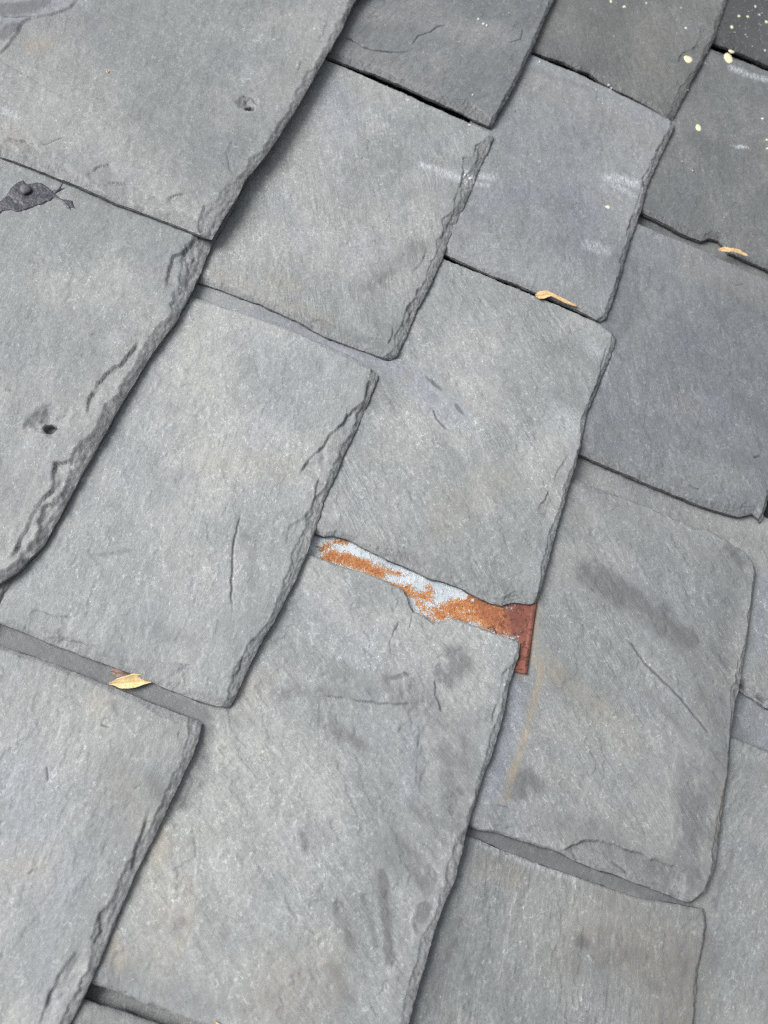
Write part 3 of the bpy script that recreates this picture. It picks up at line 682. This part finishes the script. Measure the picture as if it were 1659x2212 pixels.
slate('T', 4, 'slate at bottom right with one round dark spot and brown stains',
      [(960, 1785), (1005, 1802), (1041, 1817), (1071, 1832), (1128, 1852), (1180, 1874), (1240, 1893), (1297, 1912), (1369, 1938), (1440, 1950), (1524, 1964)],
      [(1524, 1964), (1526, 2000), (1522, 2050), (1512, 2100), (1508, 2150), (1500, 2212), (1480, 2360), (1440, 2540)], [(690, 2330), (1440, 2540)],
      dz=-.0032, thick=.0034, seed=15, streak=8, tone=0.76, grain=0.30, spall=dict(tail=(.002, .005, .5), up=(.001, .002, .35)), und=1.3,
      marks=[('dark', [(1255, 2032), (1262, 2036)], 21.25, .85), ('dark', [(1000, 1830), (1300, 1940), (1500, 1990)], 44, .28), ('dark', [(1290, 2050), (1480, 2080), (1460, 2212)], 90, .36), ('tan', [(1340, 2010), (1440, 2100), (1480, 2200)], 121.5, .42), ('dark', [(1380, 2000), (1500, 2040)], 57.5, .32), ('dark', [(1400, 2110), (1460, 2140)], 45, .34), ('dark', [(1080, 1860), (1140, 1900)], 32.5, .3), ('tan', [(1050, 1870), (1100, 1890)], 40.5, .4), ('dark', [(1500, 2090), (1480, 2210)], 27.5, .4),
             ('pale', [(1040, 1822), (1128, 1858), (1240, 1898)], 10.2, .4), ('dark', [(990, 1990), (960, 2080), (930, 2180)], 25, .4)])

slate('X', 5, 'dark slate sliver showing in the joint beneath the notched slate at right',
      [(1500, 330), (1900, 480)], [(1900, 480), (1830, 1125)], [(1450, 985), (1659, 1058), (1830, 1125)], dz=.0006, seed=26, streak=15, tone=.5, head=2.15, step=.0016, vis=1.9)
slate('U', 5, 'narrow slate end at the right edge with a split black lower side',
      [(1500, 1060), (1659, 1118), (1900, 1210)], [(1900, 1210), (1800, 1580)], [(1560, 1474), (1604, 1492), (1630, 1508), (1659, 1528), (1800, 1580)],
      dz=.0006, seed=16, streak=30, tone=0.78, spall=dict(low=(.006, .010, .85)), head=2.15,
      ledges=[([(1690, 1520), (1659, 1506), (1630, 1492), (1600, 1470)], .0022, .02)], cracks=[([(1598, 1476), (1630, 1498), (1665, 1520)], .003, .0012)], marks=[('blue', [(1650, 1250), (1640, 1400)], 26, .8), ('dark', [(1600, 1160), (1659, 1190)], 42.5, .3)])
slate('V', 5, 'pale slate along the right edge at the bottom, smooth and lightly scratched',
      [(1530, 1570), (1584, 1592), (1659, 1622), (1870, 1700)], [(1870, 1700), (1720, 2380)], [(1420, 2420), (1720, 2480)], dz=.0002, seed=17, streak=-20, tone=0.80, grain=0.16, spall=dict(up=(.001, .002, .4)), head=2.15,
      ledges=[([(1604, 1595), (1609, 1606), (1600, 1614), (1580, 1610)], .0008, .006, .2)],
      marks=[('dark', [(1000, 1788), (1240, 1872), (1480, 1956)], 24, .95), ('dark', [(1500, 1990), (1540, 2060), (1510, 2150), (1490, 2212)], 32.5, .42), ('dark', [(1540, 1960), (1580, 1840)], 15, .35), ('dark', [(1640, 2140), (1659, 2200)], 50, .3), ('dark', [(1600, 1650), (1659, 1680)], 37.5, .25), ('tan', [(1500, 2000), (1530, 2180)], 40.5, .25)])  # dark along the joint; contact shade painted beside the neighbouring slate's tail
slate('W', 6, 'pale bluish strip of slate showing in the gap at the right edge',
      [(1640, 1180), (2000, 1300)], [(2000, 1300), (1920, 1960)], [(1560, 1850), (1920, 1960)], dz=0, seed=18, streak=0, tone=0.78, blue=.7, head=2.15, step=.002)

# ------------------------------------------------------------------ thin sheets: metal, leaves
def sheet(name, G, thick, mat, fields=None, parent=None, org=None):
    n, m = G.shape[:2]
    o = G[n // 2, m // 2].copy() if org is None else np.array(org)
    top = (G - o).reshape(-1, 3); bot = top - np.array([0, 0, thick]); k = n * m
    idx = np.arange(k).reshape(n, m)
    q = np.stack([idx[:-1, :-1], idx[:-1, 1:], idx[1:, 1:], idx[1:, :-1]], -1).reshape(-1, 4)
    ring = np.concatenate([idx[0, :-1], idx[:-1, -1], idx[-1, :0:-1], idx[:0:-1, 0]]); r2 = np.roll(ring, -1)
    a, b, c = top[q[0, 0]], top[q[0, 1]], top[q[0, 2]]
    if np.cross(b - a, c - b)[2] < 0:
        q = q[:, ::-1]; ring, r2 = r2, ring
    F = np.concatenate([q, q[:, ::-1] + k, np.stack([ring, ring + k, r2 + k, r2], -1)])
    me = mesh_from(name, np.concatenate([top, bot]), F, mats=[mat])
    for nm, v in (fields or {}).items(): fattr(me, nm, np.concatenate([v.ravel(), v.ravel()]))
    return link(name, me, parent, tuple(o) if parent is None else (0, 0, 0)), o

def rusty_metal():
    pl = plane_of(4, .0015); nz = Noise(501); tc, h0 = pl
    TL, TR, BR, BL = [np.array(px_roof(p, pl)[:2]) for p in ((585, 1112), (1165, 1258), (1137, 1458), (520, 1300))]
    n, m = 90, 240
    V, U = np.meshgrid(np.linspace(0, 1, n), np.linspace(0, 1, m), indexing='ij')
    G = (TL * ((1 - U) * (1 - V))[..., None] + TR * (U * (1 - V))[..., None] + BR * (U * V)[..., None] + BL * ((1 - U) * V)[..., None])
    X, Y = G[..., 0], G[..., 1]
    k = SCALE / FPX
    Z = h0 + (Y - tc) * KT + .00025 * nz.fbm(X, Y, .05, 2)
    wl = np.hypot(*(TR - TL)) * (1 - U)
    Z += .0013 * U ** 5
    Z += .0007 * np.exp(-((wl - .0022) / .0009) ** 2)                 # folded hem along the open end
    lines = [[(698, 1202), (748, 1175)], [(850, 1257), (907, 1227)]]
    rust = np.zeros(X.shape); deep = np.zeros(X.shape)
    for L in lines:
        d, s, r = line_dist(X, Y, px_line(L, pl)); Z += .00015 * np.exp(-(d / .0008) ** 2) * np.sign(s)
    for pts, r, v in (([(692, 1188), (702, 1182), (728, 1170), (745, 1172)], 11, .8), ([(700, 1205), (722, 1192), (728, 1206)], 10, .9), ([(706, 1206), (740, 1205), (775, 1218), (800, 1228), (820, 1236)], 19, 1.1), ([(800, 1226), (830, 1232), (862, 1241)], 9, .8),
                      ([(815, 1258), (845, 1268), (872, 1280)], 16, 1.1), ([(880, 1272), (900, 1286), (930, 1290)], 15, .85), ([(922, 1268), (932, 1274)], 10, .7), ([(905, 1300), (925, 1322), (935, 1345)], 16, .7), ([(950, 1325), (1010, 1300), (1040, 1325), (990, 1335)], 24, 1.0),
                      ([(1025, 1290), (1060, 1330), (1120, 1350), (1150, 1290), (1130, 1450)], 42, 1.4)):
        d, s, rr = line_dist(X, Y, px_line(pts, pl))
        rust = np.maximum(rust, v * sstep(1.5, .0, d / (r * k)))
    for pts, r, v in (([(1020, 1296)], 5, 1.0), ([(960, 1262), (1000, 1285)], 14, .9)):
        P = px_line(pts if len(pts) > 1 else [pts[0], (pts[0][0] + 1, pts[0][1])], pl)
        d, s, rr = line_dist(X, Y, P); rust -= v * sstep(1, .6, d / (r * k)) * rust
    for pts, r, v in (([(1110, 1300), (1130, 1350), (1128, 1450), (1160, 1290)], 52, 1.1), ([(1060, 1360), (1120, 1370)], 30, .7)):
        d, s, rr = line_dist(X, Y, px_line(pts, pl)); deep = np.maximum(deep, v * sstep(1.5, 0, d / (r * k)))
    o, _ = sheet('metal_repair_sheet', np.dstack([X, Y, Z]), .0005, M_METAL, dict(rust=rust, deep=deep))
    tag(o, 'rusty orange and white zinc sheet slipped under the gap between two slates', 'metal sheet')
rusty_metal()

def leaf(name, label, cat, a, b, pl, lift, mat, arch=.0012, tip=0., thick=.0003, seed=1, group=None, parent=None):
    nz = Noise(700 + seed); n = 40; m = 13
    A = resample(np.array([px_roof(p, pl) for p in a])[:, :2], np.linspace(0, 1, n)); B = resample(np.array([px_roof(p, pl) for p in b])[:, :2], np.linspace(0, 1, n))
    w = np.linspace(0, 1, m)[None, :, None]
    G = A[:, None] * (1 - w) + B[:, None] * w
    X, Y = G[..., 0], G[..., 1]; u = np.linspace(0, 1, n)[:, None]; w = w[..., 0]
    Z = pl[1] + (Y - pl[0]) * KT + lift + arch * np.abs(w * 2 - 1) ** 1.5 * np.sin(np.pi * np.clip(u, .03, .97)) + tip * u ** 1.6 + .0005 * nz.fbm(X, Y, .012, 3)
    Z -= .0004 * np.exp(-((w - .5) / .06) ** 2)
    vein = np.exp(-((w - .5) / .05) ** 2) + .6 * np.exp(-(((u * 9 - np.abs(w - .5) * 4) % 1 - .5) / .09) ** 2)
    vein = np.clip(vein, 0, 1) + 1.0 * sstep(.1, 0., u) + .6 * sstep(.92, 1, u) + 0 * X
    o, org = sheet(name, np.dstack([X, Y, Z]), thick, mat, dict(vein=vein))
    if label: tag(o, label, cat, group)
    return o

pg = plane_of(3, .0002)
leaf('fallen_leaf', 'folded yellow leaf lying in the gap between two slates at lower left', 'leaf',
     [(237, 1476), (248, 1472), (256, 1467), (270, 1464), (290, 1458), (308, 1460), (336, 1472)], [(237, 1480), (248, 1482), (262, 1489), (276, 1490), (295, 1488), (315, 1480), (336, 1474)], pg, .0022, M_YELLOW, arch=.0034, tip=.0010, seed=1)
leaf('leaf_scrap', 'torn brown leaf scrap tucked behind the yellow leaf', 'leaf',
     [(238, 1450), (248, 1444), (262, 1446), (278, 1450), (294, 1454)], [(240, 1455), (250, 1460), (252, 1466), (264, 1464), (280, 1464), (297, 1462)], pg, .0018, M_BROWN, arch=.0006, seed=2)
pf = plane_of(3, .0006)
leaf('fallen_leaf', 'curled tan leaf poking out under the bluish slate with the chalky scrape', 'leaf',
     [(1154, 640), (1163, 634), (1178, 634), (1190, 641), (1220, 654), (1244, 664)], [(1156, 645), (1162, 650), (1172, 651), (1186, 646), (1215, 660), (1243, 667)], pf, .0030, M_TAN, arch=.0016, seed=3)
pr = plane_of(4, .0022)
leaf('fallen_leaf', 'thin tan leaf wedged below the notch in a dark slate at right', 'leaf',
     [(1547, 543), (1560, 539), (1571, 543), (1590, 546), (1612, 557)], [(1549, 547), (1562, 550), (1575, 551), (1592, 555), (1611, 560)], pr, .0035, M_TAN, arch=.0014, seed=4)
pb = plane_of(4, .0002)
leaf('fallen_leaf', 'tip of an orange leaf cut off by the bottom edge of the photo', 'leaf',
     [(466, 2200), (480, 2208), (505, 2225)], [(464, 2206), (470, 2222), (495, 2245)], pb, .0065, M_TAN, arch=.0008, seed=5)

# ------------------------------------------------------------------ tar patch with a nail in it, tiny seed ring
def in_poly(x, y, P):
    c = np.zeros(x.shape, bool)
    for (x1, y1), (x2, y2) in zip(P, np.roll(P, -1, 0)):
        m = ((y1 > y) != (y2 > y)) & (x < (x2 - x1) * (y - y1) / (y2 - y1 + 1e-12) + x1)
        c ^= m
    return c

def tar_patch():
    S = SL['B']; pl = S['pl']; nz = Noise(901)
    P = [(-20, 440), (-4, 440), (12, 424), (20, 408), (33, 395), (52, 388), (58, 396), (80, 392), (98, 398), (113, 411), (122, 411), (130, 402), (138, 391), (141, 393), (134, 406), (150, 402), (135, 412), (121, 420), (128, 426), (156, 435), (161, 448), (167, 455),
         (152, 451), (156, 463), (142, 448), (131, 434), (117, 429), (99, 439), (71, 451), (39, 459), (21, 455), (7, 458), (0, 464), (-25, 460)]
    P = px_line(P, pl); Q = np.vstack([P, P[:1]])
    lo, hi = P.min(0) - .002, P.max(0) + .002
    st = .0005
    Y, X = np.meshgrid(np.arange(lo[1], hi[1], st), np.arange(lo[0], hi[0], st), indexing='ij')
    X2 = X + .0012 * nz.fbm(X, Y, .006, 3); Y2 = Y + .0012 * nz.fbm(X + 3, Y, .006, 3)
    d, _, _ = line_dist(X2, Y2, Q)
    ins = in_poly(X2, Y2, P)
    sd = np.where(ins, d, -d)
    sx, sy, sz = S['X'].ravel(), S['Y'].ravel(), S['Z'].ravel()
    m = (sx > lo[0] - .01) & (sx < hi[0] + .01) & (sy > lo[1] - .01) & (sy < hi[1] + .01)
    sx, sy, sz = sx[m], sy[m], sz[m]
    Z = np.zeros(X.shape)
    keep = sd > -.0006
    for i, j in np.argwhere(keep):
        Z[i, j] = sz[np.argmin((sx - X[i, j]) ** 2 + (sy - Y[i, j]) ** 2)]
    Z += -.0005 + .0011 * sstep(-.0006, .0016, sd) + .0006 * nz.fbm(X, Y, .007, 4, .65) * sstep(0, .002, sd)
    cell = keep[:-1, :-1] & keep[1:, :-1] & keep[1:, 1:] & keep[:-1, 1:]
    idx = -np.ones(X.shape, int); used = np.zeros(X.shape, bool)
    for a, b in ((0, 0), (1, 0), (0, 1), (1, 1)): used[a:used.shape[0] - 1 + a, b:used.shape[1] - 1 + b] |= cell
    idx[used] = np.arange(used.sum())
    c = px_roof((57, 414), pl); o = np.array([c[0], c[1], pl[1] + (c[1] - pl[0]) * KT])
    V = np.stack([X[used], Y[used], Z[used]], 1) - o
    F = np.stack([idx[:-1, :-1], idx[:-1, 1:], idx[1:, 1:], idx[1:, :-1]], -1)[cell]
    me = mesh_from('tar', V, F, mats=[M_TAR])
    e = bpy.data.objects.new('tar_patch', None); COL.objects.link(e); e.empty_display_size = .01
    e.matrix_world = ROOF @ Matrix.Translation(tuple(o))
    tag(e, 'black smeared tar patch with a round nail head near the left edge', 'tar patch')
    link('tar', me, e)
    # nail head: a low dome with a rolled rim, standing slightly proud and tilted
    prof = [(.0001, .0036), (.0022, .0035), (.0036, .0031), (.0044, .0025), (.0046, .0019), (.0043, .0014), (.0030, .0012), (.0018, .0002), (.0016, -.002)]
    n = 28; V = []; F = []
    for i, (r, z) in enumerate(prof):
        for k in range(n):
            a = 2 * math.pi * k / n; rr = r * (1 + .05 * math.sin(3 * a + 1) + .03 * math.sin(5 * a))
            V.append((rr * math.cos(a), rr * math.sin(a), z - .12 * rr * math.cos(a - .5)))
    for i in range(len(prof) - 1):
        for k in range(n): F.append((i * n + k, (i + 1) * n + k, (i + 1) * n + (k + 1) % n, i * n + (k + 1) % n))
    me = mesh_from('nail_head', np.array(V), F, mats=[M_NAIL], ngon=list(range(n)))
    link('nail_head', me, e, (0, 0, .0006))
tar_patch()

def seed_ring():
    c = on_slate('A', (233, 153)) + SL['A']['org']
    V = []; F = []; n, m = 20, 8
    for i in range(n):
        a = 2 * math.pi * i / n
        for j in range(m):
            b = 2 * math.pi * j / m; r = .0011 + .00045 * math.cos(b) + .00008 * math.sin(3 * a)
            V.append((r * math.cos(a) * 1.2, r * math.sin(a), .0003 + .0004 * math.sin(b)))
    for i in range(n):
        for j in range(m): F.append((i * m + j, ((i + 1) % n) * m + j, ((i + 1) % n) * m + (j + 1) % m, i * m + (j + 1) % m))
    o = link('seed_husk', mesh_from('seed_husk', np.array(V), F, mats=[M_TAN]), None, tuple(c))
    tag(o, 'tiny orange ring of seed husk on the big top left slate', 'seed husk')
seed_ring()

# ------------------------------------------------------------------ splashed paint (stuck to its slate)
def blob(key, p, rx, ry, ang, seed, dome=.00045):
    k = SCALE / FPX; c = on_slate(key, p); rnd = random.Random(seed); n = 22; V = []; F = []
    ph = [rnd.uniform(0, 6.3) for _ in range(3)]; am = [rnd.uniform(.02, .09) for _ in range(3)]
    ca, sa = math.cos(ang), math.sin(ang)
    rings = [(.02, 1), (.5, .95), (.85, .75), (.97, .4), (1.04, -.9)]
    for f, z in rings:
        for i in range(n):
            a = 2 * math.pi * i / n
            q = f * (1 + sum(am[j] * math.cos((j + 1) * a + ph[j]) for j in range(3)))
            x, y = rx * k * q * math.cos(a), ry * k * q * math.sin(a)
            V.append((c[0] + x * ca - y * sa, c[1] + x * sa + y * ca, c[2] + dome * z + .0001))
    for r in range(len(rings) - 1):
        for i in range(n): F.append((r * n + i, (r + 1) * n + i, (r + 1) * n + (i + 1) % n, r * n + (i + 1) % n))
    return V, F

def drop(key, p, rx, ry, mat, ang=1.9):
    V, F = blob(key, p, rx, ry, ang, int(p[0] * 7 + p[1]))
    o = link('paint_drop', mesh_from('paint_drop', np.array(V), F, mats=[mat], ngon=list(range(22))), SL[key]['o'])

for key, p, rx, ry in (('M', (1487, 129), 11, 13), ('Q', (1573, 127), 12, 20), ('Q', (1583, 108), 9, 6), ('Q', (1508, 277), 7, 12), ('N', (1313, 447), 6, 4.5), ('M', (1320, 3), 3, 6), ('M', (1349, 14), 4, 4.5), ('P', (1596, 36), 4, 4.5), ('P', (1615, 37), 4, 4),
                       ('P', (1581, 59), 4.5, 6), ('P', (1655, 49), 5, 5), ('Q', (1656, 303), 3, 3), ('Q', (1657, 322), 3, 3)):
    drop(key, p, rx * 1.3, ry * 1.3, M_CREAM)
for key, p, rx, ry in (('M', (1396, 8), 3, 4), ('M', (1471, 18), 3, 3.2), ('M', (1481, 62), 4.5, 4.5), ('P', (1631, 15), 3, 6), ('P', (1640, 33), 3, 4.5), ('M', (1317, 179), 3.4, 3.2), ('M', (1324, 185), 3, 2.6), ('N', (1166, 134), 2.2, 3.6), ('Q', (1647, 257), 4, 4.5),
                       ('P', (1652, 110), 3, 6), ('J', (1033, 42), 3.6, 4.6), ('J', (1044, 53), 4, 4.4), ('J', (1051, 56), 3, 3.4), ('J', (1021, 205), 2.6, 2.6), ('C', (1015, 271), 5.5, 2.6), ('C', (1017, 381), 5, 4), ('C', (1005, 376), 2.5, 4)):
    drop(key, p, rx, ry, M_WHITE)

def speckle(key, n, box, seed, extra=()):
    rnd = random.Random(seed); Vs = []; Fs = []; S = SL[key]
    pts = list(extra)
    while len(pts) < n:
        p = (rnd.uniform(box[0], box[2]), rnd.uniform(box[1], box[3]))
        x, y, _ = px_roof(p, S['pl'])
        if ((S['X'] - x) ** 2 + (S['Y'] - y) ** 2).min() < .0012 ** 2 and y > S['pl'][0] - E * .97: pts.append(p)
    for i, p in enumerate(pts):
        r = .55 + 1.3 * rnd.random() ** 3
        V, F = blob(key, p, r, r * rnd.uniform(.8, 1.4), rnd.uniform(0, 3), seed * 100 + i, .0003)
        b = len(Vs); Vs += V; Fs += [tuple(v + b for v in f) for f in F]
    o = link('paint_speckle', mesh_from('paint_speckle', np.array(Vs), Fs, mats=[M_WHITE]), S['o'])
    o['kind'] = 'stuff'
speckle('P', 44, (1560, 0, 1659, 128), 1)
speckle('M', 34, (1260, 0, 1560, 240), 2, [(1306, 165), (1229, 131), (1394, 135), (1477, 90)])
speckle('Q', 22, (1400, 140, 1659, 520), 3, [(1473, 298), (1473, 349), (1523, 138)])
speckle('N', 18, (1120, 150, 1450, 400), 4)
speckle('J', 16, (780, 0, 1180, 210), 5, [(992, 85), (992, 91), (818, 29)])
speckle('C', 7, (560, 180, 1040, 640), 6, [(566, 606)])
